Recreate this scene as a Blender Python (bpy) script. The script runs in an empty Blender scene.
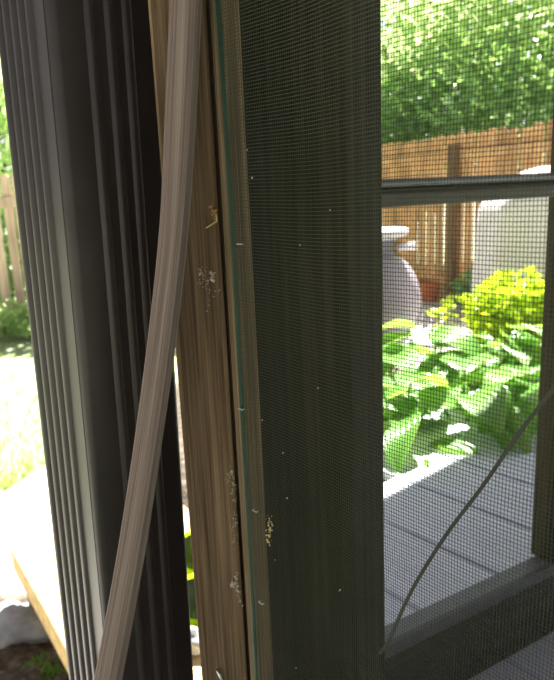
import bpy, bmesh, math, random
from mathutils import Vector, Matrix, noise

random.seed(7)
SC = bpy.context.scene
COL = SC.collection

# ------------------------------------------------------------------ camera
FPX = 650.0
PITCH, ROLL = math.radians(13.0), math.radians(2.5)
CAM = Vector((0, 0, 1.35))
_f = Vector((0, math.cos(PITCH), -math.sin(PITCH)))
_u0 = Vector((0, math.sin(PITCH), math.cos(PITCH)))
_r0 = Vector((1, 0, 0))
CR = _r0 * math.cos(ROLL) - _u0 * math.sin(ROLL)
CU = _u0 * math.cos(ROLL) + _r0 * math.sin(ROLL)
cam = bpy.data.cameras.new('camera')
cam.sensor_fit = 'VERTICAL'
cam.sensor_height = 36.0
cam.lens = FPX / 680 * 36.0
cam.clip_start = 0.01
cam.dof.use_dof = True
cam.dof.focus_distance = 0.35
cam.dof.aperture_fstop = 18.0
co = bpy.data.objects.new('camera', cam)
COL.objects.link(co)
co.matrix_world = Matrix.Translation(CAM) @ Matrix((CR, CU, -_f)).transposed().to_4x4()
SC.camera = co


def ray(px, py):
    return _f * FPX + CR * (px - 277) + CU * (340 - py)


def at_y(px, py, Y):
    d = ray(px, py)
    return CAM + d * (Y / d.y)


def on_z(px, py, z):
    d = ray(px, py)
    return CAM + d * ((z - CAM.z) / d.z)


def on_plane(px, py, p0, n):
    d = ray(px, py)
    return CAM + d * ((Vector(p0) - CAM).dot(n) / d.dot(n))


# ------------------------------------------------------------------ object helpers
def link(name, verts, faces, m=None, parent=None, origin=None, smooth=False):
    """verts in world space -> one mesh object whose origin is `origin` (or the parent's place)"""
    o0 = Vector(origin) if origin is not None else (parent_loc(parent) if parent else Vector((0, 0, 0)))
    me = bpy.data.meshes.new(name)
    me.from_pydata([tuple(Vector(v) - o0) for v in verts], [], faces)
    if smooth:
        me.polygons.foreach_set('use_smooth', [True] * len(me.polygons))
    me.update()
    if m:
        me.materials.append(m)
    o = bpy.data.objects.new(name, me)
    COL.objects.link(o)
    if parent:
        o.parent = parent
        o.location = o0 - parent_loc(parent)
    else:
        o.location = o0
    return o


def parent_loc(p):
    v = Vector(p.location)
    while p.parent:
        p = p.parent
        v += p.location
    return v


def thing(name, loc, label=None, cat=None, group=None, kind=None):
    o = bpy.data.objects.new(name, None)
    o.empty_display_size = 0.05
    COL.objects.link(o)
    o.location = loc
    return tag(o, label, cat, group, kind)


def tag(o, label=None, cat=None, group=None, kind=None):
    if label: o['label'] = label
    if cat: o['category'] = cat
    if group: o['group'] = group
    if kind: o['kind'] = kind
    return o


def bevel(o, w, seg=2):
    b = o.modifiers.new('bevel', 'BEVEL')
    b.width = w
    b.segments = seg
    b.limit_method = 'ANGLE'
    return o


class MB:
    def __init__(self):
        self.v, self.f = [], []

    def add(self, vs, fs):
        n = len(self.v)
        self.v += [Vector(x) for x in vs]
        self.f += [tuple(i + n for i in f) for f in fs]
        return self

    def prism(self, pts, z0, z1):
        """vertical prism over plan polygon pts [(x,y)...] (counter-clockwise)"""
        a = sum(pts[i][0] * pts[(i + 1) % len(pts)][1] - pts[(i + 1) % len(pts)][0] * pts[i][1] for i in range(len(pts)))
        if a < 0: pts = list(reversed(pts))
        n = len(pts)
        vs = [(p[0], p[1], z0) for p in pts] + [(p[0], p[1], z1) for p in pts]
        fs = [tuple(reversed(range(n))), tuple(range(n, 2 * n))]
        fs += [(i, (i + 1) % n, n + (i + 1) % n, n + i) for i in range(n)]
        return self.add(vs, fs)

    def obox(self, c, ax, ay, az):
        """box centred c with half-vectors ax, ay, az"""
        c, ax, ay, az = map(Vector, (c, ax, ay, az))
        if ax.cross(ay).dot(az) < 0: ax = -ax
        vs = [c + sx * ax + sy * ay + sz * az for sz in (-1, 1) for sx, sy in ((-1, -1), (1, -1), (1, 1), (-1, 1))]
        return self.add(vs, [(3, 2, 1, 0), (4, 5, 6, 7), (0, 1, 5, 4), (1, 2, 6, 5), (2, 3, 7, 6), (3, 0, 4, 7)])

    def tube(self, pts, r, n=6, cap=True):
        pts = [Vector(p) for p in pts]
        rs = r if isinstance(r, (list, tuple)) else [r] * len(pts)
        vs, fs = [], []
        for i, p in enumerate(pts):
            t = (pts[min(i + 1, len(pts) - 1)] - pts[max(i - 1, 0)]).normalized()
            a = t.cross(Vector((0, 0, 1)))
            if a.length < 0.05: a = t.cross(Vector((0, 1, 0)))
            a.normalize()
            b = t.cross(a)
            for k in range(n):
                w = 2 * math.pi * k / n
                vs.append(p + (a * math.cos(w) + b * math.sin(w)) * rs[i])
        for i in range(len(pts) - 1):
            for k in range(n):
                k2 = (k + 1) % n
                fs.append((i * n + k, i * n + k2, (i + 1) * n + k2, (i + 1) * n + k))
        if cap:
            fs.append(tuple(reversed(range(n))))
            fs.append(tuple(range((len(pts) - 1) * n, len(pts) * n)))
        return self.add(vs, fs)

    def lathe(self, prof, c, n=40, axis=None):
        """prof: [(radius, height)], around vertical axis (or `axis`) at c"""
        c = Vector(c)
        zax = Vector(axis).normalized() if axis else Vector((0, 0, 1))
        xax = zax.orthogonal().normalized() if axis else Vector((1, 0, 0))
        yax = zax.cross(xax)
        vs, fs = [], []
        for r, h in prof:
            for k in range(n):
                w = 2 * math.pi * k / n
                vs.append(c + xax * (r * math.cos(w)) + yax * (r * math.sin(w)) + zax * h)
        for i in range(len(prof) - 1):
            for k in range(n):
                k2 = (k + 1) % n
                fs.append((i * n + k, i * n + k2, (i + 1) * n + k2, (i + 1) * n + k))
        return self.add(vs, fs)

    def blob(self, c, r, seed=0, rough=0.3, n=12, sq=(1, 1, 1), freq=2.0):
        c = Vector(c)
        vs, fs = [], []
        m = n // 2
        for i in range(m + 1):
            th = math.pi * i / m
            for k in range(n):
                w = 2 * math.pi * k / n
                d = Vector((math.sin(th) * math.cos(w), math.sin(th) * math.sin(w), math.cos(th)))
                rr = r * (1 + rough * noise.noise(d * freq + Vector((seed * 7.3, seed, 0))))
                vs.append(c + Vector((d.x * sq[0], d.y * sq[1], d.z * sq[2])) * rr)
        for i in range(m):
            for k in range(n):
                k2 = (k + 1) % n
                fs.append((i * n + k, (i + 1) * n + k, (i + 1) * n + k2, i * n + k2))
        return self.add(vs, fs)

    def leaf(self, p, d, up, L, W):
        p, d = Vector(p), Vector(d).normalized()
        s = d.cross(Vector(up))
        if s.length < 1e-3: s = d.cross(Vector((1, 0.2, 0)))
        s.normalize()
        nn = s.cross(d)
        mid = p + d * L * 0.45 - nn * L * 0.06
        self.add([p, mid + s * W / 2 + nn * L * .1, p + d * L - nn * L * .05, mid - s * W / 2 + nn * L * .1], [(0, 1, 2, 3)])
        return self

    def build(self, name, m, parent=None, origin=None, smooth=False):
        return link(name, self.v, self.f, m, parent, origin, smooth)


def rvec():
    while True:
        v = Vector((random.uniform(-1, 1), random.uniform(-1, 1), random.uniform(-1, 1)))
        if 0.05 < v.length < 1: return v.normalized()


# ------------------------------------------------------------------ materials
def newmat(name):
    m = bpy.data.materials.new(name)
    m.use_nodes = True
    nt = m.node_tree
    nt.nodes.clear()
    out = nt.nodes.new('ShaderNodeOutputMaterial')
    return m, nt, out


def N(nt, t, **kw):
    n = nt.nodes.new(t)
    for k, v in kw.items():
        if k in n.inputs: n.inputs[k].default_value = v
        else: setattr(n, k, v)
    return n


def ramp(nt, stops, fac):
    r = nt.nodes.new('ShaderNodeValToRGB')
    el = r.color_ramp.elements
    while len(el) < len(stops): el.new(0.5)
    for e, (p, c) in zip(el, stops):
        e.position = p
        e.color = (*c, 1)
    nt.links.new(fac, r.inputs[0])
    return r.outputs[0]


def bsdf(nt, out, col, rough=0.7, spec=0.3, metal=0.0, bump=None, bstr=0.3, bdist=0.002, coat=0):
    b = N(nt, 'ShaderNodeBsdfPrincipled')
    b.inputs['Roughness'].default_value = rough
    b.inputs['Specular IOR Level'].default_value = spec
    b.inputs['Metallic'].default_value = metal
    if isinstance(col, tuple): b.inputs['Base Color'].default_value = (*col, 1)
    else: nt.links.new(col, b.inputs['Base Color'])
    if bump is not None:
        bp = N(nt, 'ShaderNodeBump', Strength=bstr, Distance=bdist)
        nt.links.new(bump, bp.inputs['Height'])
        nt.links.new(bp.outputs[0], b.inputs['Normal'])
    nt.links.new(b.outputs[0], out.inputs[0])
    return b


def coords(nt, scale=(1, 1, 1), rot=(0, 0, 0), uv=False):
    tc = N(nt, 'ShaderNodeTexCoord')
    mp = N(nt, 'ShaderNodeMapping')
    mp.inputs['Scale'].default_value = scale
    mp.inputs['Rotation'].default_value = rot
    nt.links.new(tc.outputs['UV' if uv else 'Object'], mp.inputs[0])
    return mp.outputs[0]


def wood(name, dark, mid, light, grain=(260, 260, 5), rough=0.85, rot=(0, 0, 0), blotch=None, spec=0.15, bstr=0.5, bdist=0.001, uv=False):
    m, nt, out = newmat(name)
    v = coords(nt, grain, rot, uv)
    n1 = N(nt, 'ShaderNodeTexNoise', Scale=1.0, Detail=5.0, Roughness=0.65)
    n1.inputs['Distortion'].default_value = 0.4
    nt.links.new(v, n1.inputs['Vector'])
    c = ramp(nt, [(0.3, dark), (0.5, mid), (0.72, light)], n1.outputs['Fac'])
    v2 = coords(nt, tuple(g * 0.12 for g in grain[:2]) + (grain[2] * 0.8,), rot, uv)
    n2 = N(nt, 'ShaderNodeTexNoise', Scale=1.0, Detail=3.0)
    nt.links.new(v2, n2.inputs['Vector'])
    mx = N(nt, 'ShaderNodeMix', data_type='RGBA', blend_type='MULTIPLY')
    mx.inputs[0].default_value = 0.75
    nt.links.new(c, mx.inputs[6])
    c2 = ramp(nt, [(0.3, blotch or (0.5, 0.5, 0.48)), (0.62, (1.1, 1.08, 1.05))], n2.outputs['Fac'])
    nt.links.new(c2, mx.inputs[7])
    bsdf(nt, out, mx.outputs[2], rough, spec, bump=n1.outputs['Fac'], bstr=bstr, bdist=bdist)
    return m


def noisy(name, stops, scale=5.0, detail=6.0, rough=0.9, spec=0.2, bstr=0.4, bdist=0.02, metal=0.0):
    m, nt, out = newmat(name)
    v = coords(nt)
    n = N(nt, 'ShaderNodeTexNoise', Scale=scale, Detail=detail, Roughness=0.65)
    nt.links.new(v, n.inputs['Vector'])
    bsdf(nt, out, ramp(nt, stops, n.outputs['Fac']), rough, spec, metal, n.outputs['Fac'], bstr, bdist)
    return m


def plain(name, col, rough=0.6, spec=0.3, metal=0.0):
    a = tuple(c * 0.88 for c in col)
    b = tuple(min(1, c * 1.1) for c in col)
    return noisy(name, [(0.35, a), (0.65, b)], 30, 3, rough, spec, 0.05, 0.001, metal)


def leafmat(name, stops, trans=0.5, scale=3.0, rough=0.4, tcol=(0.45, 0.7, 0.08)):
    m, nt, out = newmat(name)
    v = coords(nt)
    n = N(nt, 'ShaderNodeTexNoise', Scale=scale, Detail=4.0)
    nt.links.new(v, n.inputs['Vector'])
    c = ramp(nt, stops, n.outputs['Fac'])
    b = N(nt, 'ShaderNodeBsdfPrincipled', Roughness=rough)
    b.inputs['Specular IOR Level'].default_value = 0.4
    nt.links.new(c, b.inputs['Base Color'])
    t = N(nt, 'ShaderNodeBsdfTranslucent')
    mx = N(nt, 'ShaderNodeMix', data_type='RGBA', blend_type='MIX')
    mx.inputs[0].default_value = 0.55
    nt.links.new(c, mx.inputs[6])
    mx.inputs[7].default_value = (*tcol, 1)
    nt.links.new(mx.outputs[2], t.inputs[0])
    ms = N(nt, 'ShaderNodeMixShader')
    ms.inputs[0].default_value = trans
    nt.links.new(b.outputs[0], ms.inputs[1])
    nt.links.new(t.outputs[0], ms.inputs[2])
    nt.links.new(ms.outputs[0], out.inputs[0])
    return m


M = {}
M['post'] = wood('weathered brown pine', (0.042, 0.027, 0.016), (0.120, 0.080, 0.050), (0.21, 0.150, 0.098), (430, 430, 6))
M['frame'] = wood('grey tan frame wood', (0.065, 0.045, 0.028), (0.13, 0.095, 0.06), (0.25, 0.19, 0.12), (600, 600, 7))
M['lath'] = wood('grey weathered lath', (0.105, 0.082, 0.075), (0.165, 0.134, 0.124), (0.25, 0.213, 0.198), (5, 1.6, 1), blotch=(0.62, 0.5, 0.5), uv=True)
M['darkpost'] = wood('dark olive stained wood', (0.007, 0.007, 0.004), (0.019, 0.018, 0.010), (0.045, 0.040, 0.024), (180, 180, 4), bstr=0.3, blotch=(0.25, 0.3, 0.22))
M['rail'] = wood('dark stained rail wood', (0.012, 0.011, 0.008), (0.024, 0.022, 0.016), (0.042, 0.04, 0.03), (9, 9, 90), spec=0.4, rough=0.5, bstr=0.2)
M['cap'] = plain('grey sill and sky glint', (0.15, 0.165, 0.18), 0.45, 0.4)
M['lip'] = plain('dark grey painted edge', (0.07, 0.075, 0.085), 0.5, 0.4)
M['fence'] = wood('orange brown cedar', (0.34, 0.18, 0.085), (0.52, 0.31, 0.16), (0.66, 0.44, 0.26), (40, 40, 1.5), bdist=0.004)
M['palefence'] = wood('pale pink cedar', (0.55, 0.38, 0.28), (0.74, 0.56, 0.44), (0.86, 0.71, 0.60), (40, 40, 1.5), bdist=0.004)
M['fencepost'] = wood('grey brown cedar', (0.08, 0.05, 0.03), (0.16, 0.10, 0.06), (0.26, 0.18, 0.11), (40, 40, 1.5), bdist=0.004)
M['lumber'] = wood('new yellow pine', (0.42, 0.28, 0.11), (0.62, 0.46, 0.22), (0.78, 0.62, 0.36), (30, 30, 30), bdist=0.001, blotch=(0.8, 0.75, 0.65))
M['bark'] = wood('tree bark', (0.03, 0.022, 0.015), (0.07, 0.05, 0.035), (0.12, 0.09, 0.07), (25, 25, 4), bdist=0.02)
M['spout'] = noisy('dark bronze painted metal', [(0.3, (0.022, 0.017, 0.0185)), (0.7, (0.031, 0.025, 0.027))], 40, 4, 0.40, 0.42, 0.06, 0.0006)
M['wire'] = plain('grey fibreglass wire', (0.024, 0.027, 0.015), 0.6, 0.3)  # the green in this colour stands for reflections on the wires
M['selvage'] = plain('green screen selvage', (0.010, 0.055, 0.038), 0.6, 0.3)
M['cable'] = plain('dark grey cable', (0.035, 0.037, 0.035), 0.45, 0.4)
M['urn'] = noisy('lavender grey resin', [(0.3, (0.25, 0.235, 0.28)), (0.7, (0.31, 0.295, 0.34))], 8, 4, 0.55, 0.3, 0.05, 0.004)
M['rim'] = plain('pale resin rim', (0.55, 0.55, 0.60), 0.5)
M['cover'] = noisy('pale grey cover cloth', [(0.3, (0.74, 0.70, 0.74)), (0.7, (0.82, 0.78, 0.82))], 5, 3, 0.75, 0.2, 0.1, 0.01)
M['terracotta'] = plain('terracotta', (0.42, 0.14, 0.06), 0.8)
M['rock'] = noisy('blue grey rock', [(0.3, (0.20, 0.21, 0.23)), (0.55, (0.36, 0.38, 0.41)), (0.75, (0.55, 0.57, 0.60))], 14, 8, 0.85, 0.3, 0.6, 0.02)
M['soil'] = noisy('dark soil', [(0.3, (0.05, 0.038, 0.028)), (0.55, (0.15, 0.125, 0.10)), (0.72, (0.34, 0.30, 0.26))], 30, 10, 0.95, 0.1, 1.0, 0.03)
M['twig'] = plain('dry twig', (0.34, 0.28, 0.22), 0.9)
M['moss'] = leafmat('green moss', [(0.3, (0.14, 0.32, 0.06)), (0.7, (0.28, 0.52, 0.12))], 0.3, 20)
M['concrete'] = noisy('pale concrete', [(0.3, (0.55, 0.53, 0.49)), (0.7, (0.68, 0.66, 0.62))], 6, 8, 0.85, 0.2, 0.15, 0.005)
M['gravel'] = noisy('pale path stone', [(0.3, (0.42, 0.40, 0.40)), (0.7, (0.62, 0.60, 0.58))], 20, 8, 0.9, 0.2, 0.4, 0.01)
M['lime'] = leafmat('lime plastic', [(0.3, (0.58, 0.78, 0.03)), (0.7, (0.66, 0.86, 0.04))], 0.6, 5, tcol=(0.75, 0.95, 0.05))
M['bluegrey'] = plain('blue grey plastic', (0.13, 0.14, 0.17), 0.5)
M['debris'] = noisy('pale insect remains', [(0.35, (0.12, 0.09, 0.06)), (0.65, (0.50, 0.45, 0.37))], 600, 4, 0.8, 0.2, 0.5, 0.0006)
M['husk'] = noisy('orange brown husk', [(0.35, (0.20, 0.09, 0.03)), (0.65, (0.42, 0.24, 0.10))], 500, 4, 0.7, 0.3, 0.5, 0.0006)
M['straw'] = plain('straw', (0.42, 0.33, 0.18), 0.8)
M['steel'] = plain('dull steel', (0.45, 0.46, 0.48), 0.4, 0.5, 0.8)
M['roof'] = wood('dark roof boards', (0.02, 0.018, 0.014), (0.04, 0.034, 0.026), (0.06, 0.05, 0.04), (6, 60, 60))
M['grass'] = leafmat('lawn blades', [(0.3, (0.12, 0.27, 0.05)), (0.7, (0.28, 0.48, 0.12))], 0.4, 5)
M['treeleaf'] = leafmat('tree leaves', [(0.3, (0.14, 0.30, 0.12)), (0.5, (0.34, 0.52, 0.22)), (0.7, (0.66, 0.78, 0.46))], 0.58, 1.3, rough=0.28, tcol=(0.78, 0.93, 0.42))
M['darkleaf'] = leafmat('dark shrub leaves', [(0.3, (0.06, 0.19, 0.09)), (0.7, (0.22, 0.42, 0.20))], 0.4, 1.5, rough=0.28)
M['limeleaf'] = leafmat('yellow green shrub leaves', [(0.3, (0.28, 0.42, 0.02)), (0.7, (0.55, 0.66, 0.05))], 0.45, 6, tcol=(0.6, 0.8, 0.03))


def hosta_mat():
    m = leafmat('hosta leaves', [(0.3, (0.09, 0.26, 0.05)), (0.55, (0.20, 0.42, 0.08)), (0.75, (0.42, 0.62, 0.16))], 0.42, 4, 0.28)
    nt = m.node_tree
    b = [n for n in nt.nodes if n.type == 'BSDF_PRINCIPLED'][0]
    uv = N(nt, 'ShaderNodeUVMap')
    sx = N(nt, 'ShaderNodeSeparateXYZ')
    nt.links.new(uv.outputs[0], sx.inputs[0])
    s = N(nt, 'ShaderNodeMath', operation='SINE')
    mu = N(nt, 'ShaderNodeMath', operation='MULTIPLY')
    mu.inputs[1].default_value = 50
    nt.links.new(sx.outputs[0], mu.inputs[0])
    nt.links.new(mu.outputs[0], s.inputs[0])
    bp = N(nt, 'ShaderNodeBump', Strength=0.5, Distance=0.004)
    nt.links.new(s.outputs[0], bp.inputs['Height'])
    nt.links.new(bp.outputs[0], b.inputs['Normal'])
    return m


M['hosta'] = hosta_mat()


def deck_mat():
    """grey boards running along local X; grooves every 0.14 m"""
    m, nt, out = newmat('sky-tinted grey weathered deck boards')
    v = coords(nt, (3, 120, 120))
    n1 = N(nt, 'ShaderNodeTexNoise', Scale=1.0, Detail=5.0, Roughness=0.65)
    nt.links.new(v, n1.inputs['Vector'])
    c = ramp(nt, [(0.3, (0.43, 0.46, 0.54)), (0.7, (0.63, 0.67, 0.77))], n1.outputs['Fac'])  # bluish tint paints the skylight on the shaded boards into their colour
    bsdf(nt, out, c, 0.6, 0.35, bump=n1.outputs['Fac'], bstr=0.3, bdist=0.002)
    return m


M['deck'] = deck_mat()


def lawn_mat():
    return noisy('lawn ground', [(0.3, (0.22, 0.25, 0.16)), (0.55, (0.32, 0.35, 0.25)), (0.75, (0.46, 0.48, 0.38))], 9, 10, 0.95, 0.1, 0.6, 0.03)


M['lawn'] = lawn_mat()

# ------------------------------------------------------------------ sun, sky
w = bpy.data.worlds.new('sky')
SC.world = w
w.use_nodes = True
nt = w.node_tree
bg = nt.nodes['Background']
sky = nt.nodes.new('ShaderNodeTexSky')
sky.sky_type = 'NISHITA'
sky.sun_disc = False
SUN_AZ, SUN_EL = math.radians(15), math.radians(52)
sky.sun_elevation = SUN_EL
sky.sun_rotation = SUN_AZ
sky.air_density = 1.0
sky.dust_density = 2.5
bw = nt.nodes.new('ShaderNodeRGBToBW')
nt.links.new(sky.outputs[0], bw.inputs[0])
tint = nt.nodes.new('ShaderNodeMix')
tint.data_type = 'RGBA'
tint.blend_type = 'MULTIPLY'
tint.inputs[0].default_value = 1.0
nt.links.new(bw.outputs[0], tint.inputs[6])
tint.inputs[7].default_value = (0.97, 0.95, 1.07, 1)
nt.links.new(tint.outputs[2], bg.inputs[0])
bg.inputs[1].default_value = 0.22
sl = bpy.data.lights.new('sun', 'SUN')
sl.energy = 36.0
sl.angle = math.radians(0.6)
sl.color = (1.0, 0.95, 0.86)
so = bpy.data.objects.new('sun', sl)
COL.objects.link(so)
SUNV = Vector((math.sin(SUN_AZ) * math.cos(SUN_EL), math.cos(SUN_AZ) * math.cos(SUN_EL), math.sin(SUN_EL)))
so.location = SUNV * 30
so.rotation_euler = SUNV.to_track_quat('Z', 'Y').to_euler()

SC.view_settings.view_transform = 'Standard'
SC.view_settings.look = 'None'
SC.view_settings.exposure = 0.0
SC.cycles.max_bounces = 8

# ------------------------------------------------------------------ ground, lawn, patio, deck
Z_DECK = 0.60
lawn = MB().add([(-40, -15, 0), (40, -15, 0), (40, 45, 0), (-40, 45, 0)], [(0, 1, 2, 3)]).build('lawn', M['lawn'])
tag(lawn, kind='structure')

g = MB()
rs = random.Random(3)
for i in range(18000):
    Y = 2.9 + 4.6 * rs.random() ** 1.6
    x = rs.uniform(-0.55, -0.08) * Y
    h = rs.uniform(0.02, 0.055)
    a = rs.uniform(0, 6.28)
    d = Vector((math.cos(a), math.sin(a), 0))
    t = Vector((rs.uniform(-.02, .02), rs.uniform(-.02, .02), h))
    p = Vector((x, Y, 0))
    g.add([p - d * .003, p + d * .003, p + t], [(0, 1, 2)])

# patio: near side of a line seen from (0,497) to (50,465)
L1, L2 = on_z(-60, 535, 0.02), on_z(60, 459, 0.02)
dd = (L2 - L1).normalized()
far = L2 + dd * 1.6
pa = [(L1.x - dd.x * 3.0, L1.y - dd.y * 3.0), (far.x, far.y), (0.1, far.y - 0.1), (0.1, -1.5), (-5.0, -1.5)]  # unseen near-left part added to reflect light onto the downspout's side
patio = MB().prism(pa, -0.02, 0.03).build('patio', M['concrete'])
tag(patio, kind='structure')
# blades that fall on the patio are skipped
gg = MB()
for k in range(0, len(g.v), 3):
    p = g.v[k]
    side = (p.x - L1.x) * dd.y - (p.y - L1.y) * dd.x
    if side < -0.02:
        gg.add(g.v[k:k + 3], [(0, 1, 2)])
grass = gg.build('grass', M['grass'])
tag(grass, 'short sunlit grass blades of the lawn', 'grass', kind='stuff')

# dark soil under the step, bottom left
s = MB()
nx, ny = 40, 40
for j in range(ny):
    for i in range(nx):
        x = -1.25 + 0.95 * i / (nx - 1)
        y = 1.0 + 1.02 * j / (ny - 1)
        e = min(i, j, nx - 1 - i, ny - 1 - j) / 4.0
        z = 0.035 + 0.035 * noise.noise(Vector((x * 9, y * 9, 0))) + 0.02 * noise.noise(Vector((x * 30, y * 30, 3)))
        s.v.append(Vector((x, y, z * min(1, e) + 0.024)))
for j in range(ny - 1):
    for i in range(nx - 1):
        a = j * nx + i
        s.f.append((a, a + 1, a + nx + 1, a + nx))
soil = s.build('soil_bed', M['soil'], smooth=True)
tag(soil, kind='structure')

# deck: one board after another, running along wall A's direction
AZA = math.radians(-39)
VA = Vector((math.sin(AZA), math.cos(AZA), 0))          # along wall A, away from the camera
NA = Vector((-math.cos(AZA), math.sin(AZA), 0))         # outwards, towards the camera
BU = Vector((math.sin(math.radians(60)), math.cos(math.radians(60)), 0))   # along wall B, to the right and away
deck = thing('floor', (0.6, 1.2, 0), kind='structure')
DA = 0.21
PA0 = CAM - NA * DA                                       # a point of the screen plane
dk = []
pw, gap = 0.20, 0.009
off0 = 0.027                                              # first board starts just inside the screen plane
for i in range(12):
    a = off0 + i * pw
    b = a + pw - gap
    # plan corners: PA0 + (-NA)*a + VA*t ; far end cut along the hosta bed, near end past the camera
    t0, t1 = -1.3, min(1.32, 0.47 + 0.62 * (a + pw / 2))
    q = [PA0 - NA * a + VA * t0, PA0 - NA * b + VA * t0, PA0 - NA * b + VA * t1, PA0 - NA * a + VA * t1]
    o = MB()
    ax, ay = VA * (t1 - t0) / 2, NA * (b - a) / 2
    c = (q[0] + q[2]) / 2
    # local X along the board for the grain: build in a rotated object
    hl, hw = (t1 - t0) / 2, (b - a) / 2
    o.obox((0, 0, 0), (hl, 0, 0), (0, hw, 0), (0, 0, 0.014))
    ob = o.build('deck_board', M['deck'])
    ob.parent = deck
    ob.location = Vector((c.x, c.y, Z_DECK - 0.014)) - deck.location
    ob.rotation_euler = (0, 0, math.atan2(VA.y, VA.x))
    bevel(ob, 0.002)
j = MB()
c = PA0 - NA * 1.25
for t in (-0.9, 0.0):
    p = c + VA * t
    j.obox((p.x, p.y, Z_DECK - 0.104), NA * 1.15, VA * 0.02, (0, 0, 0.075))
j.build('joist', M['fencepost'], deck)

# ------------------------------------------------------------------ roof over the porch (above the frame; gives the shade)
def toroof(px, py):
    p = on_z(px, py, Z_DECK)
    p = p + SUNV * ((2.55 - p.z) / SUNV.z)
    return (p.x, p.y)


r1, r2 = toroof(383, 497), toroof(462, 456)
rp = [(-0.42, -1.2), (-0.42, 1.1), (r1[0] - .30, r1[1] - .26), r1, r2, toroof(545, 432), (1.9, 2.7), (2.4, 1.5), (2.4, -1.2)]
roof = MB().prism(rp, 2.55, 2.63).build('ceiling', M['roof'])
tag(roof, kind='structure')

# ------------------------------------------------------------------ wall A: post, frame, screen
def A(px, py, off=0.0):
    return on_plane(px, py, PA0 + NA * off, NA)


def plan_at(px, Y, py=340):
    """plan point under pixel (px,py) at forward distance Y"""
    p = at_y(px, py, Y)
    return Vector((p.x, p.y, 0))


# narrow weathered post
K = plan_at(227, A(227, 340).y)
J = plan_at(174.5, K.y - 0.006)
ed = (K - J).normalized()
back = Vector((-ed.y, ed.x, 0))
if back.y < 0: back = -back
pp = [J, K, K + back * 0.05, J + back * 0.05 + ed * 0.010]
post = MB().prism([(p.x, p.y) for p in pp], 0.02, 2.55).build('porch_post', M['post'], origin=(J.x, J.y, 0.02))
bevel(post, 0.0016, 2)
tag(post, 'narrow weathered brown wooden post behind the bowed wooden strip, flecked with insect remains', 'post')
PN = -back                                               # towards the camera
PP0 = J


def onpost(px, py, off=0.0):
    return on_plane(px, py, PP0 + Vector((0, 0, 1.35)) + PN * off, PN)


# screen panel
sp0 = A(229.5, 340)
panel = thing('screen_panel', (sp0.x, sp0.y, Z_DECK), 'grey insect screen with green edge stretched over a weathered wooden frame', 'window screen')
q0, q1 = A(229.5, 340, -0.0012), A(240, 340, -0.0012)
fp = [q0, q1, q1 - NA * 0.012, q0 - NA * 0.030 + VA * 0.03, q0 - NA * 0.004 + VA * 0.02, q0 - NA * 0.004]
st = MB().prism([(p.x, p.y) for p in fp], Z_DECK + 0.001, 2.55).build('frame', M['frame'], panel)
bevel(st, 0.001, 2)
# woven wires
S0 = A(236, 340).dot(-VA)                                 # s coordinate along -VA (to the right)
S1 = A(554, 340).dot(-VA) + 0.045
ZB, ZT = Z_DECK + 0.03, 2.0


def bow(s, z):
    a = min(1.0, max(0, s - S0 - 0.02) / 0.05)
    return a * (0.0022 * math.sin(9 * z + 14 * s) + 0.0015 * math.sin(31 * s + 4 * z + 1) + 0.0008 * math.sin(55 * z - 22 * s))


def sag(s, z):
    return 0.0010 * math.sin(17 * s + 3) * math.sin(6 * z) + 0.0004 * math.sin(60 * s + 9 * z)


def spt(s, z, zs=0.0):
    b = PA0 + NA * bow(s, z)
    b = b + VA * ((-s) - b.dot(VA))
    return Vector((b.x, b.y, z + zs))


PX, PZ, RW = 0.00141, 0.00175, 0.000155
wv, wf = [], []


def wire(pts, side, m_v, m_f):
    n0 = len(m_v)
    for p in pts:
        m_v.extend((p + side * RW, p + NA * RW, p - side * RW))
    for i in range(len(pts) - 1):
        for k in range(3):
            k2 = (k + 1) % 3
            m_f.append((n0 + i * 3 + k, n0 + i * 3 + k2, n0 + (i + 1) * 3 + k2, n0 + (i + 1) * 3 + k))


ns = int((S1 - S0) / PX)
nz = int((ZT - ZB) / PZ)
gv, gf = [], []
for i in range(ns + 1):
    s_ = S0 + i * PX
    zz = [ZB + (ZT - ZB) * k / 46 for k in range(47)]
    pts = [spt(s_ + 0.0006 * math.sin(7 * z + 20 * s_), z) for z in zz]
    if i < 4: wire(pts, VA, gv, gf)
    else: wire(pts, VA, wv, wf)
for k in range(nz + 1):
    z = ZB + k * PZ
    wire([spt(S0 + (S1 - S0) * i / 22, z, sag(S0 + (S1 - S0) * i / 22, z)) for i in range(23)], Vector((0, 0, 1)), wv, wf)
link('mesh', wv, wf, M['wire'], panel)
# green selvage: the first warp threads plus a thin tape
e0, e1 = S0 - 0.0003, S0 + 0.0030
tape = MB()
zz = [ZB + (ZT - ZB) * k / 40 for k in range(41)]
for z in zz:
    wob = 0.0010 * math.sin(11 * z) + 0.0006 * math.sin(29 * z)
    tape.v += [spt(e0 + wob, z) - NA * 0.0004, spt(e1 + wob - 0.0006, z) - NA * 0.0004]
for i in range(40):
    tape.f.append((2 * i, 2 * i + 1, 2 * i + 3, 2 * i + 2))
n0 = len(tape.v)
tape.v += gv
tape.f += [tuple(a + n0 for a in f) for f in gf]
tape.build('selvage', M['selvage'], panel)

# dark 2x4 corner post behind the screen
c0 = plan_at(350, 0.372)
e2 = Vector((-0.062, 0.05, 0)).normalized()
e1v = Vector((-e2.y * -1, 0, 0))
e1v = Vector((0.05, 0.062, 0)).normalized()
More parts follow.
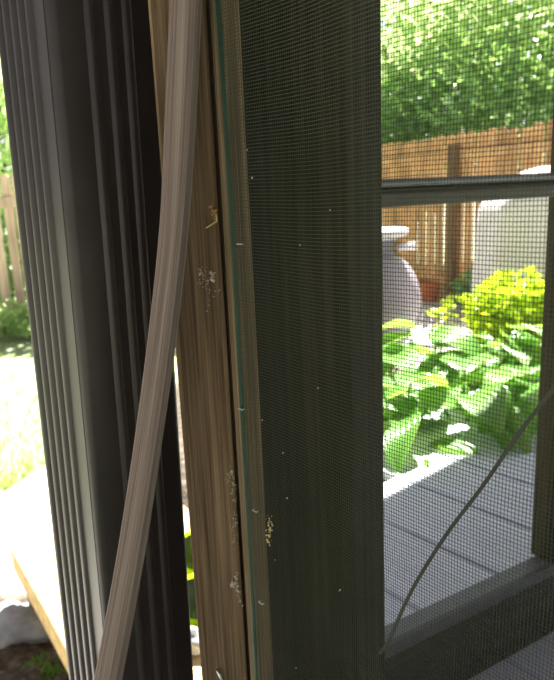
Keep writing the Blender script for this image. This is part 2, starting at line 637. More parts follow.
# depth of the second face so that its far corner falls on pixel x=383
kk = 0.03
for it in range(60):
    p = c0 + e1v * kk
    d = Vector((p.x, p.y, 1.25)) - CAM
    pxx = 277 + FPX * d.dot(CR) / d.dot(_f)
    kk += (384.0 - pxx) * 0.0003
cp = [c0, c0 + e1v * kk, c0 + e1v * kk + e2 * 0.10, c0 + e2 * 0.10]
cpost = MB().prism([(p.x, p.y) for p in cp], Z_DECK + 0.001, 2.55).build('corner_post', M['darkpost'], origin=(c0.x, c0.y, Z_DECK))
bevel(cpost, 0.002, 2)
tag(cpost, 'broad dark olive wooden corner post behind the insect screen', 'post')

# ------------------------------------------------------------------ wall B: open railing panel seen through the screen
B0 = on_z(383, 728, Z_DECK)
BN = Vector((BU.y, -BU.x, 0))                            # towards the camera


def B(px, py, off=0.0):
    return on_plane(px, py, B0 + BN * off, BN)


win = thing('window_1', (B0.x, B0.y, Z_DECK), kind='structure')


def bbar(name, s0, s1, prof, m):
    """prof: [(off towards camera, z)] swept along wall B from s0 to s1"""
    n = len(prof)
    vs = []
    for s_ in (s0, s1):
        for o_, z in prof:
            p = B0 + BU * s_ + BN * o_
            vs.append(Vector((p.x, p.y, z)))
    fs = [tuple(range(n)), tuple(reversed(range(n, 2 * n)))] + [(i, i + n, (i + 1) % n + n, (i + 1) % n) for i in range(n)]
    o = link(name, vs, fs, m, win)
    bm = bmesh.new(); bm.from_mesh(o.data); bmesh.ops.recalc_face_normals(bm, faces=bm.faces); bm.to_mesh(o.data); bm.free()
    return o


zs = [B(383, y).z for y in (652, 645, 187, 208)]
s_end = 0.95
bbar('bottom_rail', -0.12, s_end, [(0, Z_DECK), (0, zs[0]), (-0.04, zs[0]), (-0.04, Z_DECK)], M['rail'])
bbar('sill', -0.12, s_end, [(-0.001, zs[0]), (-0.001, zs[0] + 0.013), (-0.024, zs[0] + 0.016), (-0.024, zs[0])], M['cap'])
bbar('sill_edge', -0.12, s_end, [(0.007, zs[0] - 0.006), (0.008, zs[0] - 0.003), (0.006, zs[0] + 0.012), (-0.001, zs[0] + 0.013), (-0.001, zs[0] - 0.006)], M['lip'])
bbar('bar_sky_glint', -0.12, s_end, [(-0.003, zs[2]), (-0.003, zs[2] + 0.004), (-0.012, zs[2] + 0.009), (-0.026, zs[2] + 0.009), (-0.028, zs[2])], M['cap'])  # pale added strip: the sky's reflection on the bar top, done in colour
mb_ = bbar('crossbar', -0.12, s_end, [(0, zs[3]), (0, zs[2] - 0.008), (-0.006, zs[2] - 0.001), (-0.03, zs[2] + 0.002), (-0.03, zs[3])], M['rail'])
bevel(mb_, 0.002)
sa = (B(549, 540) - B0).dot(BU)
for s_ in (sa, sa + 0.45):
    pl = [B0 + BU * s_ + BN * 0.002, B0 + BU * (s_ + 0.034) + BN * 0.002, B0 + BU * (s_ + 0.034) - BN * 0.034, B0 + BU * s_ - BN * 0.034]
    o = MB().prism([(p.x, p.y) for p in pl], zs[0] + 0.016, 2.55).build('stile', M['darkpost'], win)
    bevel(o, 0.002)

# ------------------------------------------------------------------ thin cable crossing behind the screen
cpts = [(380, 653, .325), (389, 640, .325), (412, 590, .325), (446, 535, .322), (482, 487, .318), (520, 432, .312), (556, 386, .305), (600, 335, .295), (640, 296, .285)]
P = [at_y(x, y, Y) for x, y, Y in cpts]
sm = []
for i in range(len(P) - 1):
    a, b, c, d = P[max(i - 1, 0)], P[i], P[i + 1], P[min(i + 2, len(P) - 1)]
    for k in range(6):
        t = k / 6
        sm.append(0.5 * ((2 * b) + (c - a) * t + (2 * a - 5 * b + 4 * c - d) * t * t + (-a + 3 * b - 3 * c + d) * t ** 3))
sm.append(P[-1])
cab = MB().tube(sm, 0.0011, 8).build('cable', M['cable'], origin=sm[0], smooth=True)
tag(cab, 'thin dark cable running diagonally behind the screen across the deck view', 'cable')

# ------------------------------------------------------------------ ribbed downspout
C1 = plan_at(80, 0.367)
ph = math.radians(49)
fd, sd = Vector((math.cos(ph), math.sin(ph), 0)), Vector((-math.sin(ph), math.cos(ph), 0))
FN, SN = Vector((fd.y, -fd.x, 0)), Vector((-fd.x, -fd.y, 0))   # normals of front and side faces
LF, LS = 0.073, 0.058
prof = []


def face_profile(o, d, n, L, ribs, r, depth):
    """points from o to o+d*L with ribs [(centre, half width)] pushed out by depth"""
    pts = [o + d * r]
    for c_, h in ribs:
        for u, v in ((-1, 0), (-0.55, 0.8), (-0.25, 1), (0.25, 1), (0.55, 0.8), (1, 0)):
            pts.append(o + d * (c_ + u * h) + n * depth * v)
    pts.append(o + d * (L - r))
    return pts


def corner(c_, d_in, d_out, r, n=6):
    """round corner at c_, arriving along d_in and leaving along d_out"""
    ctr = c_ - d_in * r + d_out * r
    return [ctr + (-d_out * math.cos(a) + d_in * math.sin(a)) * r for a in [math.pi / 2 * k / n for k in range(1, n)]]


p1, p2, p3, p4 = C1, C1 + fd * LF, C1 + fd * LF + sd * LS, C1 + sd * LS
R = 0.006
TILT = math.radians(-1.1)
rb = []
for px in (113, 131, 147):
    d = ray(px, 300); d = Vector((d.x, d.y, 0))
    # plan intersection of the ray with the front face
    den = d.x * fd.y - d.y * fd.x
    t = (C1.x * d.y - C1.y * d.x) / -den
    rb.append(abs((C1.x * d.y - C1.y * d.x) / (fd.x * d.y - fd.y * d.x)))
prof += face_profile(p1, fd, FN, LF, [(b, 0.0036) for b in rb], R, 0.0018)
prof += corner(p2, fd, sd, R)
prof += face_profile(p2, sd, fd, LS, [], R, 0)
prof += corner(p3, sd, -fd, R)
prof += face_profile(p3, -fd, -FN, LF, [(0.014, .0045), (0.025, .0045), (0.037, .0045)], R, 0.0028)
prof += corner(p4, -fd, -sd, R)
prof += face_profile(p4, -sd, SN, LS, [(0.0085, .0026), (0.0165, .0026), (0.0245, .0026), (0.0325, .0026), (0.0405, .0026)], 0.004, 0.0022)
prof += corner(p1, -sd, fd, R)
n = len(prof)
zl = [0.05, 0.5, 0.9, 1.3, 1.7, 2.1, 2.55]
vs = [Vector((p.x, p.y, z)) for z in zl for p in prof]
fs = [(k * n + i, k * n + (i + 1) % n, (k + 1) * n + (i + 1) % n, (k + 1) * n + i) for k in range(len(zl) - 1) for i in range(n)]
vs = [Vector((p.x + (p.z - 1.3) * math.tan(-TILT), p.y, p.z)) for p in vs]
dsp = link('downspout', vs, fs, M['spout'], origin=(C1.x, C1.y, 0.05), smooth=True)
es = dsp.modifiers.new('split', 'EDGE_SPLIT')
es.split_angle = math.radians(38)
tag(dsp, 'dark bronze ribbed metal downspout standing left of the wooden post', 'downspout')

# ------------------------------------------------------------------ bowed strip of moulding
edges = [(-400, 180, 214), (-240, 176.5, 210.5), (-90, 172, 206), (0, 169, 202), (110, 164.5, 197), (225, 159, 189), (340, 147, 176.5), (450, 132.5, 161), (560, 115.5, 144), (680, 93.5, 122), (780, 74, 102), (900, 48, 76)]
Ys = [.361, .360, .357, .354, .350, .345, .340, .335, .331, .327, .324, .321]


def interp(t, xs):
    i = min(int(t), len(xs) - 2)
    a, b, c, d = xs[max(i - 1, 0)], xs[i], xs[i + 1], xs[min(i + 2, len(xs) - 1)]
    u = t - i
    return 0.5 * (2 * b + (c - a) * u + (2 * a - 5 * b + 4 * c - d) * u * u + (-a + 3 * b - 3 * c + d) * u ** 3)


sv, sf = [], []
NS = 66
for i in range(NS + 1):
    t = i / NS * (len(edges) - 1)
    y, l, r, Y = (interp(t, [e[k] for e in edges]) for k in range(3)) .__iter__().__next__(), 0, 0, 0
    y = interp(t, [e[0] for e in edges]); l = interp(t, [e[1] for e in edges]); r = interp(t, [e[2] for e in edges]); Y = interp(t, Ys)
    a, b = at_y(l, y, Y), at_y(r - 6.5, y, Y - 0.001)
    b2 = at_y(r, y, Y + 0.006)
    ww = b - a
    nrm = Vector((ww.y, -ww.x, 0)).normalized()
    sv += [a - nrm * 0.001, a + ww * 0.05 + nrm * 0.0004, a + ww * 0.28 + nrm * 0.0012, a + ww * 0.75 + nrm * 0.0012, b, b2, b2 - ww * 1.1 - nrm * 0.002]
m_ = 7
for i in range(NS):
    for k in range(m_):
        sf.append((i * m_ + k, (i + 1) * m_ + k, (i + 1) * m_ + (k + 1) % m_, i * m_ + (k + 1) % m_))
sf.append(tuple(range(m_)))
sf.append(tuple(reversed(range(NS * m_, NS * m_ + m_))))
strip = link('trim_strip', sv, sf, M['lath'], origin=sv[NS * m_])
bm = bmesh.new(); bm.from_mesh(strip.data); bmesh.ops.recalc_face_normals(bm, faces=bm.faces); bm.to_mesh(strip.data); bm.free()
uvl = strip.data.uv_layers.new(name='UVMap')
uacc = [0.0, .05, .28, .75, 1.0, 1.3, 2.4]
for lp in strip.data.loops:
    k = lp.vertex_index
    uvl.data[lp.index].uv = (uacc[k % m_] * 4.5, (k // m_) / NS * 3.0)
tag(strip, 'bowed grey weathered wooden moulding strip pulled loose, leaning across downspout and post', 'wood strip')

# ------------------------------------------------------------------ bits stuck to the wood and the screen
def clump(name, spots, m, label, cat, group=None, plane=onpost, loose=True):
    mb = MB()
    c = plane(*spots[0][:2], 0.0006)
    r_ = random.Random(int(spots[0][1]))
    nrm = PN if plane is onpost else NA
    for k, (px, py, r) in enumerate(spots):
        for q in range(9 if loose else 4):
            g_ = r * r_.uniform(.2, .6)
            ox, oy = r_.gauss(0, 1.5), r_.gauss(0, 2.4)
            if not loose: ox, oy = ox * .5, oy * .7
            p = plane(px + ox, py + oy, g_ * r_.uniform(.2, .9))
            mb.blob(p, g_, seed=px + py + q * 3.7, rough=1.1, n=8, sq=(r_.uniform(.6, 1.6), .6, r_.uniform(.6, 1.9)), freq=2.8)
        if k % 2 == 0:
            p = plane(px, py, r * .5)
            d = Vector((r_.uniform(-1, 1), 0, r_.uniform(-1, 1))).normalized() * r * r_.uniform(1.2, 2.4)
            mb.tube([p, p + d * .6 + nrm * r * .4, p + d], [.00018, .00015, .0001], 5)
    return tag(mb.build(name, m, origin=c, smooth=True), label, cat, group)


hk = clump('insect_husk', [(212, 209, .0015), (214, 213, .0018), (215, 218, .0013)], M['husk'], 'orange brown insect husk clinging high on the narrow post', 'insect husk')
a, b = onpost(206, 228, .0008), onpost(217, 221, .0012)
tag(MB().tube([a, (a + b) / 2 + PN * .0006, b], .00045, 6).build('straw', M['straw'], origin=a), 'short piece of straw stuck just below the orange husk', 'straw')
tag(MB().tube([onpost(216, 214, .0008), onpost(217, 221, .0012)], .0004, 6).build('straw', M['straw'], origin=onpost(216, 214)), 'tiny upright straw stuck beside the orange husk', 'straw')
rs = random.Random(11)
sets = [
    ('speckled cluster of pale insect remains midway up the narrow post', [(201, 272, .0007), (203, 276, .0005), (212, 275, .0012), (213, 279, .0010), (207, 284, .0006), (210, 289, .0005), (216, 291, .0008), (209, 301, .0006), (205, 270, .0004), (200, 283, .0004)]),
    ('crusty pale insect remains along the post edge, uppermost of the lower run', [(231, 470, .0008), (233, 476, .0009), (230, 482, .0007), (234, 486, .0010), (232, 492, .0008), (228, 478, .0005), (235, 499, .0007)]),
    ('whitish crust of insect remains in the middle of the lower run', [(233, 517, .0008), (236, 523, .0010), (233, 529, .0007), (237, 534, .0009), (234, 540, .0006), (236, 548, .0007)]),
    ('large papery pale cocoon near the foot of the narrow post', [(236, 575, .0014), (235, 581, .0017), (237, 587, .0016), (239, 594, .0010), (241, 602, .0008)]),
]
for lab, sp in sets:
    clump('insect_remains', sp, M['debris'], lab, 'insect remains', 'insect remains on the post')
a = onpost(217.5, 671, .0012); b = onpost(223, 681, .0012)
tag(MB().tube([a - PN * .001, a, (a + b) / 2 + PN * .0006, b, b - PN * .001], .0009, 8).build('staple', M['steel'], origin=a, smooth=True), 'pale metal staple at the bottom of the narrow post', 'staple')
cl = clump('insect_husk', [(269, 521, .0007), (270, 526, .0009), (269, 531, .0008), (267.5, 536, .0008), (268, 541, .0006)], M['straw'], 'tan string of husks stuck on the insect screen', 'insect husk', plane=A)
for px, py, lab in ((260.5, 603, 'small steel staple holding the screen edge near the bottom'), (254.5, 511, 'small steel staple beside the tan husks on the screen'), (240.5, 409, 'small steel staple halfway down the screen edge'), (239, 244, 'small steel staple high on the screen edge')):
    c = A(px, py, 0.0006)
    tag(MB().tube([c - VA * .0018 - NA * .0015, c - VA * .0018, c + VA * .0018, c + VA * .0018 - NA * .0015], .0005, 6).build('staple', M['steel'], origin=c), lab, 'staple', 'staples along the screen edge')

rs = random.Random(21)
spk = MB()
for px, py in ((283, 453), (287, 498), (252, 178), (300, 245), (296, 668), (340, 590), (262, 420), (318, 388), (247, 150), (275, 560), (330, 210)):
    spk.blob(A(px, py, .0004), rs.uniform(.00035, .0006), seed=px, rough=.8, n=8)
tag(spk.build('specks', M['debris'], origin=A(283, 453)), 'tiny pale specks caught in the insect screen', 'specks', kind='stuff')

# ------------------------------------------------------------------ left: step, rock, twigs, moss
ZS = 0.30
s1, s2 = on_z(8, 546, ZS), on_z(75, 668, ZS)
sdv = (s2 - s1).normalized()
inn = Vector((-sdv.y, sdv.x, 0))
if inn.x < 0: inn = -inn
near = s2 + sdv * 0.25
Lst = (near - s1).length
step = thing('wooden_step', (s1.x, s1.y, 0.03), 'low step of new pale lumber in full sun left of the downspout', 'step')
bw = 0.14
for i in range(4):
    c = s1 + sdv * Lst / 2 + inn * (bw * (i + .5))
    o = MB().obox((c.x, c.y, ZS - 0.017), sdv * (Lst / 2), inn * (bw / 2 - 0.003), (0, 0, 0.017)).build('tread_board', M['lumber'], step)
    bevel(o, 0.003)
c = s1 + sdv * Lst / 2 + inn * 0.024
o = MB().obox((c.x, c.y, ZS - 0.034 - 0.026), sdv * (Lst / 2), inn * 0.018, (0, 0, 0.026)).build('edge_beam', M['lumber'], step)
for t in (0.06, 0.94):
    for k in (0.05, 0.5):
        c = s1 + sdv * Lst * t + inn * k
        MB().obox((c.x, c.y, (ZS - 0.075 + 0.005) / 2 + .005), sdv * 0.03, inn * 0.02, (0, 0, (ZS - 0.075) / 2)).build('leg', M['fencepost'], step)


def rock(px, py, z, r, sq, seed, label):
    c = on_z(px, py, z)
    return tag(MB().blob(c, r, seed, 0.45, 28, sq, 1.6).build('rock', M['rock'], origin=(c.x, c.y, 0), smooth=True), label, 'rock')


rock(6, 630, 0.07, 0.105, (1.25, 0.9, 0.55), 2, 'blue grey rock on the soil beside the pale step')
rock(-60, 655, 0.05, 0.08, (1.1, 0.9, 0.7), 5, 'smaller rock lying nearer on the soil')
rs = random.Random(5)
tw = MB()
for i in range(120):
    p = Vector((rs.uniform(-1.2, -0.4), rs.uniform(1.1, 1.95), rs.uniform(0.05, 0.07)))
    a = rs.uniform(0, 6.28)
    L = rs.uniform(.03, .12)
    d = Vector((math.cos(a), math.sin(a), rs.uniform(-.1, .15)))
    tw.tube([p, p + d * L * .5 + Vector((0, 0, .006)), p + d * L], [.0022, .0018, .001], 5)
tag(tw.build('twigs', M['twig']), 'dry twigs and litter scattered over the dark soil', 'twigs', kind='stuff')
for i, (px, py, r, lab) in enumerate(((45, 668, .07, 'green moss tuft on the soil under the step edge'), (4, 652, .035, 'small green moss tuft on the soil beneath the rock'))):
    c = on_z(px, py, 0.06)
    mo = MB()
    for k in range(700 if i == 0 else 250):
        a = rs.uniform(0, 6.28); q = r * math.sqrt(rs.random())
        p = c + Vector((math.cos(a) * q, math.sin(a) * q, -0.01 + 0.02 * (1 - q / r)))
        mo.leaf(p, Vector((rs.uniform(-.8, .8), rs.uniform(-.8, .8), 1)), rvec(), rs.uniform(.008, .02), .005)
    tag(mo.build('moss_clump', M['moss'], origin=c), lab, 'moss')

# lime buckets and a stone glimpsed in the gap beside the post
def bucket(px, py, z, r, axis, label):
    c = on_z(px, py, z)
    t = thing('plastic_bucket', (c.x, c.y, z - r), label, 'bucket', 'lime buckets in the gap')
    o = MB().lathe([(0, -0.11), (r * .75, -0.11), (r * .78, -0.10), (r * .97, -0.01), (r * 1.06, -0.008), (r * 1.08, 0.006), (r, 0.01), (r * .93, 0.0), (r * .9, -0.02)], c, 36, axis).build('body', M['lime'], t, smooth=True)
    MB().lathe([(r * .9, -0.02), (r * .72, -0.095), (0, -0.095)], c, 36, axis).build('liner', M['bluegrey'], t, smooth=True)
    return t


bucket(197, 600, 0.375, 0.058, (0.05, -1, 0.35), 'lime green bucket with dark inside in the gap, lower one')
bucket(197, 553, 0.385, 0.058, (0.1, -1, 0.3), 'lime green bucket tilted in the gap above the other')
c = on_z(196, 640, 0.325)
tag(MB().blob(c, 0.036, 9, 0.4, 24, (1.1, .9, .8), 1.7).build('rock', M['rock'], origin=(c.x, c.y, .3), smooth=True), 'grey stone in the gap below the lime buckets', 'rock')

# ------------------------------------------------------------------ fences
def fence(pA, pB, top, bw, gap, rails, posts, label, seed, railside, dog=True, rail_h=0.09, fm='fence'):
    r = random.Random(seed)
    pA, pB = Vector(pA), Vector(pB)
    d = (pB - pA); L = d.length; d.normalize()
    nn = Vector((d.y, -d.x, 0)) * railside
    t = thing('wooden_fence', pA, label, 'fence')
    k = 0; x = 0
    while x < L - bw:
        tp = top + r.uniform(-.02, .02)
        w_ = bw * r.uniform(.95, 1.0)
        a = pA + d * x; b = pA + d * (x + w_)
        mb = MB()
        ch = w_ * 0.25 if dog else 0.001
        z0 = 0.03
        out = [(0, z0), (w_, z0), (w_, tp - ch), (w_ - ch, tp), (ch, tp), (0, tp - ch)]
        vs = []
        for o_ in (0.0, -0.018):
            for u, z in out:
                p = a + d * u + nn * o_
                vs.append(Vector((p.x, p.y, z)))
        nq = len(out)
        fs = [tuple(range(nq)), tuple(reversed(range(nq, 2 * nq)))] + [(i, i + nq, (i + 1) % nq + nq, (i + 1) % nq) for i in range(nq)]
        mb.add(vs, fs).build('board', M[fm], t)
        x += bw + gap * r.uniform(.5, 1.4)
        k += 1
    for z in rails:
        c = pA + d * L / 2 + nn * 0.021
        MB().obox((c.x, c.y, z), d * L / 2, nn * 0.019, (0, 0, rail_h / 2)).build('rail', M[fm], t)
    for q in posts:
        c = pA + d * q + nn * 0.08
        MB().obox((c.x, c.y, (top - .1) / 2), d * .045, nn * .04, (0, 0, (top - .1) / 2)).build('post', M['fencepost'], t)
    return t


fdir = Vector((math.sin(math.radians(-25)), math.cos(math.radians(-25)), 0))
fR = at_y(554, 200, 5.9)
fR = Vector((fR.x, fR.y, 0)) - fdir * 2.0
fL = fR + fdir * 6.2
dq = ray(458, 230)
dq = Vector((dq.x, dq.y, 0))
fq = abs((fL.x * dq.y - fL.y * dq.x) / (fdir.x * dq.y - fdir.y * dq.x))
fence(fL, fR, 1.83, 0.125, 0.026, (1.62, 0.3), (fq, fq - 2.4, fq + 2.4), 'orange brown dog eared privacy fence behind the garden, seen through the screen', 3, 1)
l0 = on_z(-70, 332, 0.0)
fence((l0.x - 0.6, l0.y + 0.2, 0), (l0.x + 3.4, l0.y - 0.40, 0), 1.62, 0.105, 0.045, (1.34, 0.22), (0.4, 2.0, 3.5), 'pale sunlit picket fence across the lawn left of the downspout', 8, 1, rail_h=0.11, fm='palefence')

# ------------------------------------------------------------------ trees and shrubs
def tree(name, c, rad, n, size, m, label, cat, trunk_h, seed, group=None, tr=0.12):
    random.seed(seed)
    c = Vector(c)
    t = thing(name, (c.x, c.y, 0), label, cat, group)
    mb = MB()
    lumps = []
    for i in range(26):
        v = rvec()
        q = random.uniform(.35, .95)
        lumps.append((c + Vector((v.x * rad[0], v.y * rad[1], v.z * rad[2])) * q, random.uniform(.28, .5)))
    for i in range(n):
        lc, lr = random.choice(lumps)
        v = rvec()
        p = lc + Vector((v.x * rad[0], v.y * rad[1], v.z * rad[2])) * lr * random.uniform(.6, 1.0) ** .5
        if p.z < 0.05: continue
        d = (v + rvec() * 1.1 + Vector((0, 0, -.3)))
        L = size * random.uniform(.6, 1.3)
        mb.leaf(p, d, rvec(), L, L * .62)
    mb.build('crown', m, t)
    b = MB()
    base = Vector((c.x, c.y, 0))
    b.tube([base, base + Vector((0, 0, trunk_h * .5)), c], [tr, tr * .8, tr * .3], 8)
    for lc, lr in lumps[:12]:
        s_ = base.lerp(c, random.uniform(.5, .9))
        b.tube([s_, s_.lerp(lc, .5) + Vector((0, 0, .05)), lc], [tr * .35, tr * .22, tr * .06], 5)
    b.build('trunk', M['bark'], t)
    return t


def above(px, py, Y):
    return at_y(px, py, Y)


grp = 'trees behind the right fence'
for px, py, Y, rad, n_, sz, m, lab, sd_ in (
        (400, 60, 11.5, (1.9, 1.6, 2.0), 4600, .17, 'treeleaf', 'bright green leafy tree behind the fence, left one of the overlapping three', 1),
        (490, 20, 12.5, (2.1, 1.7, 2.4), 5000, .17, 'treeleaf', 'tall bright green leafy tree behind the fence, middle of the three', 2),
        (590, 60, 11.0, (1.9, 1.6, 2.2), 4600, .17, 'treeleaf', 'bright green leafy tree behind the fence, right one of the three', 3)):
    tree('leafy_tree', above(px, py, Y), rad, n_, sz, M[m], lab, 'tree', 3.0, sd_, grp)
for px, py, Y, rad, lab, sd_ in (
        (400, 135, 10.0, (1.0, .8, 1.0), 'dark green shrub just behind the fence, under the bright left tree', 4),
        (500, 105, 9.6, (1.5, .9, 1.1), 'dark green shrub just behind the fence, under the tall middle tree', 5)):
    tree('shrub', above(px, py, Y), rad, 3000, .12, M['darkleaf'], lab, 'shrub', 1.2, sd_, 'shrubs behind the right fence', .05)
tree('leafy_tree', above(-20, 110, 9.0), (1.5, 1.3, 1.5), 6000, .12, M['treeleaf'], 'green leafy tree beyond the picket fence, left of the downspout', 'tree', 2.0, 6)
tree('leafy_tree', above(150, 120, 9.4), (1.4, 1.2, 1.5), 4500, .13, M['treeleaf'], 'green leafy tree beyond the picket fence, hidden mostly behind downspout and post', 'tree', 2.0, 12)
tree('shrub', above(15, 255, 8.2), (1.3, .8, .95), 4000, .09, M['darkleaf'], 'dark green shrub showing through the picket fence gaps', 'shrub', .6, 9, None, .04)
# weeds at the foot of the left fence
for px, py, r, lab in ((6, 292, .20, 'leafy weed at the foot of the picket fence, further left'), (30, 318, .16, 'leafy weed at the foot of the picket fence, beside the downspout')):
    c = on_z(px, 338, 0)
    c = c + Vector((0, 0, 0))
    tree('weed', (c.x, c.y, r * 1.1), (r * 1.2, r, r), 500, .06, M['treeleaf'], lab, 'weed', .1, int(px), None, .008)

# raised bed beyond the deck
bed = MB()
nx, ny = 30, 24
cB = on_z(455, 420, 0.4)
for jy in range(ny):
    for ix in range(nx):
        x = cB.x - 1.6 + 3.6 * ix / (nx - 1)
        y = cB.y - 0.55 + 2.3 * jy / (ny - 1)
        e = min(1, min(ix, jy, nx - 1 - ix, ny - 1 - jy) / 4.0)
        bed.v.append(Vector((x, y, 0.005 + 0.33 * e + 0.02 * noise.noise(Vector((x * 5, y * 5, 0))))))
for jy in range(ny - 1):
    for ix in range(nx - 1):
        a = jy * nx + ix
        bed.f.append((a, a + 1, a + nx + 1, a + nx))
tag(bed.build('flower_bed', M['soil'], smooth=True), kind='structure')

# pale path in front of the far fence
pq = [on_z(412, 300, 0.02), on_z(500, 297, 0.02), on_z(500, 345, 0.02), on_z(405, 345, 0.02)]
tag(MB().prism([(p.x, p.y) for p in pq], -0.01, 0.03).build('path', M['gravel']), kind='structure')


def hosta(base, nl, Lr, spread, label, seed):
    r = random.Random(seed)
    base = Vector(base)
    t = thing('hosta', base, label, 'plant', 'hostas along the deck edge')
    vs, fs, uvs = [], [], []
    stems = MB()
    for i in range(nl):
        a = i * 2.39996 + r.uniform(-.3, .3)
        el = r.uniform(.1, 1.0)
        out = Vector((math.cos(a), math.sin(a), 0))
        reach = spread * (0.25 + .75 * (1 - el)) * r.uniform(.8, 1.1)
        hgt = (0.18 + 0.26 * el) * r.uniform(.9, 1.1)
        tip0 = base + out * reach + Vector((0, 0, hgt))
        stems.tube([base + out * .02, base + out * reach * .4 + Vector((0, 0, hgt * .75)), tip0], [.007, .005, .004], 6)
        L = r.uniform(*Lr); W = L * r.uniform(.6, .72)
        side = Vector((-out.y, out.x, 0))
        side = (side + Vector((0, 0, r.uniform(-.35, .35)))).normalized()
        droop = r.uniform(.5, 1.0)
        nl_, nw_ = 11, 8
        b0 = len(vs)
        for u in range(nl_):
            q = u / (nl_ - 1)
            wd = W * (math.sin(math.pi * (q * .93 + .03) ** .62)) * .5 * (1.0 if q < .98 else .2)
            fwd = L * (q - .10)
            z = 0.28 * L * q - droop * .75 * L * q * q
            for v in range(nw_):
                s_ = (v / (nw_ - 1) - .5) * 2
                wav = 0.03 * L * math.sin(9 * q + 3 * s_ + i) * abs(s_)
                vs.append(tip0 + out * (fwd + (-.08 * L * abs(s_) * (1 - q))) + side * wd * s_ + Vector((0, 0, z + 0.22 * wd * abs(s_) ** 1.3 + wav)))
                uvs.append((s_ * .5 + .5, q))
        for u in range(nl_ - 1):
            for v in range(nw_ - 1):
                k = b0 + u * nw_ + v
                fs.append((k, k + 1, k + nw_ + 1, k + nw_))
    o = link('foliage', vs, fs, M['hosta'], t, smooth=True)
    uvl = o.data.uv_layers.new(name='UVMap')
    for lp in o.data.loops:
        uvl.data[lp.index].uv = uvs[lp.vertex_index]
    stems.build('stem', M['hosta'], t, smooth=True)
    return t


for k, (px, py, Y, nl, Lr, sp_, lab) in enumerate((
        (398, 415, 1.86, 22, (.17, .24), .22, 'large leaved hosta at the deck edge, leftmost beside the corner post'),
        (462, 395, 2.02, 26, (.19, .27), .26, 'large leaved hosta at the deck edge, in the middle of the opening'),
        (525, 410, 2.08, 24, (.19, .26), .24, 'large leaved hosta at the deck edge, beside the right hand stile'),
        (425, 372, 2.6, 20, (.19, .26), .26, 'large leaved hosta growing further back in front of the path'),
        (505, 362, 2.6, 20, (.18, .24), .24, 'large leaved hosta growing further back under the yellow green bush'),
        (385, 372, 2.5, 20, (.18, .24), .24, 'large leaved hosta growing further back in front of the grey urn'))):
    c = at_y(px, py, Y)
    hosta((c.x, c.y, 0.30), nl, Lr, sp_, lab, 20 + k)

c = at_y(529, 318, 3.1)
tree('bush', (c.x, c.y, c.z - .05), (.33, .3, .25), 3600, .055, M['limeleaf'], 'small leaved yellow green bush in front of the grey cover', 'bush', .3, 31, None, .02)
# dark plants by the fence behind the path
c = on_z(468, 303, 0)
tree('shrub', (c.x - .12, c.y - .75, .28), (.28, .16, .24), 700, .07, M['darkleaf'], 'low dark green shrub at the fence foot beside the grey cover', 'shrub', .2, 33, None, .01)

# ------------------------------------------------------------------ urn, pot, covered grill
UY = 5.0
cu = at_y(369, 350, UY)
k_ = UY / FPX
zr = at_y(369, 228, UY).z
urn = thing('rain_urn', (cu.x, cu.y, 0), 'large lavender grey urn with pale rim beside the path', 'urn')
H = zr
pr = [(0, 0.0), (.20, 0.0), (.24, .02), (.26, .06), (.30, .18), (.355, .30), (.39, .40), (.405, .48), (.395, .56), (.37, .66), (.335, .73), (.29, .79), (.24, .825), (.205, .84)]
sc = H - 0.06
MB().lathe([(r, z * sc) for r, z in pr], (cu.x, cu.y, 0.0), 48).build('body', M['urn'], urn, smooth=True)
MB().lathe([(r, z * sc) for r, z in ((.205, .84), (.19, .87), (.195, .93), (.24, 1.0))], (cu.x, cu.y, 0.0), 48).build('shaded_neck', M['bluegrey'], urn, smooth=True)  # darker colour paints in the shade below the rim
MB().lathe([(.235, -.02), (.295, .0), (.305, .015), (.305, .045), (.29, .05), (.26, .05), (.22, -.02), (0, -.03)], (cu.x, cu.y, sc), 48).build('rim', M['rim'], urn, smooth=True)
sp_ = at_y(402, 247, UY - .1)
MB().tube([(cu.x + .2, cu.y - .1, sp_.z - .02), sp_, at_y(415, 246, UY - .1)], [.024, .028, .032], 12).build('spout', M['rim'], urn, smooth=True)
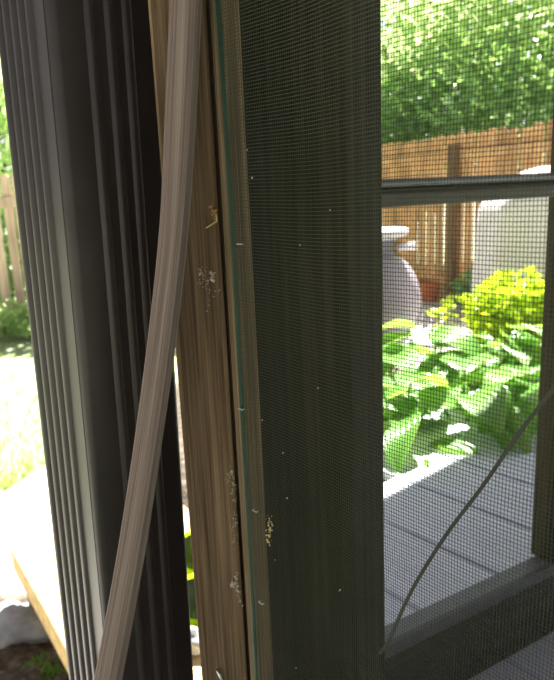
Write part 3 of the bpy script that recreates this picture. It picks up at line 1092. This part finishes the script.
cpn = on_z(428, 303, 0)
pot = thing('flower_pot', (cpn.x, cpn.y, 0), 'terracotta flower pot by the fence just right of the urn', 'flower pot')
MB().lathe([(0, 0.0), (.10, 0.0), (.14, .2), (.16, .2), (.16, .26), (.14, .26), (.13, .2), (0, .2)], (cpn.x, cpn.y, 0.0), 28).build('body', M['terracotta'], pot, smooth=False)

GY = 3.9
ga, gb = at_y(502, 205, GY), at_y(640, 205, GY)
gz = at_y(520, 200, GY).z
grill = thing('covered_grill', ((ga.x + gb.x) / 2, GY + .25, 0), 'pale grey cloth covered grill standing behind the yellow green bush', 'covered grill')
gv_, gf_ = [], []
Wd, Dp = (gb.x - ga.x), 0.55
cx, cy = (ga.x + gb.x) / 2, GY + .28
lev = [(0.02, 1.09, 0), (0.3, 1.06, 0), (0.7, 1.03, 0), (gz - .22, 1.0, 0), (gz - .06, .985, .02), (gz - .005, .95, .05), (gz + .03, .88, .1), (gz + .10, .7, .2), (gz + .17, .5, .2), (gz + .19, .25, .2), (gz + .195, 0.02, .2)]
nn_ = 72
for zi, (z, s_, sh) in enumerate(lev):
    for k in range(nn_):
        a = 2 * math.pi * k / nn_
        ca, sa_ = math.cos(a), math.sin(a)
        e = 0.22
        x = math.copysign(abs(ca) ** e, ca) * Wd / 2
        y = math.copysign(abs(sa_) ** e, sa_) * Dp / 2
        fold = 1 + 0.018 * math.sin(a * 17 + z) * max(0, 1 - z / gz) + 0.008 * math.sin(a * 7 + z * 3)
        gv_.append(Vector((cx + x * s_ * fold + sh * Wd * .35, cy + y * s_ * fold, z)))
for i in range(len(lev) - 1):
    for k in range(nn_):
        k2 = (k + 1) % nn_
        gf_.append((i * nn_ + k, i * nn_ + k2, (i + 1) * nn_ + k2, (i + 1) * nn_ + k))
link('cover', gv_, gf_, M['cover'], grill, smooth=True)
hem = MB()
hem.tube([gv_[k] + Vector((0, 0, .012)) for k in range(nn_)] + [gv_[0] + Vector((0, 0, .012))], .008, 6, False)
hem.build('hem', M['urn'], grill)
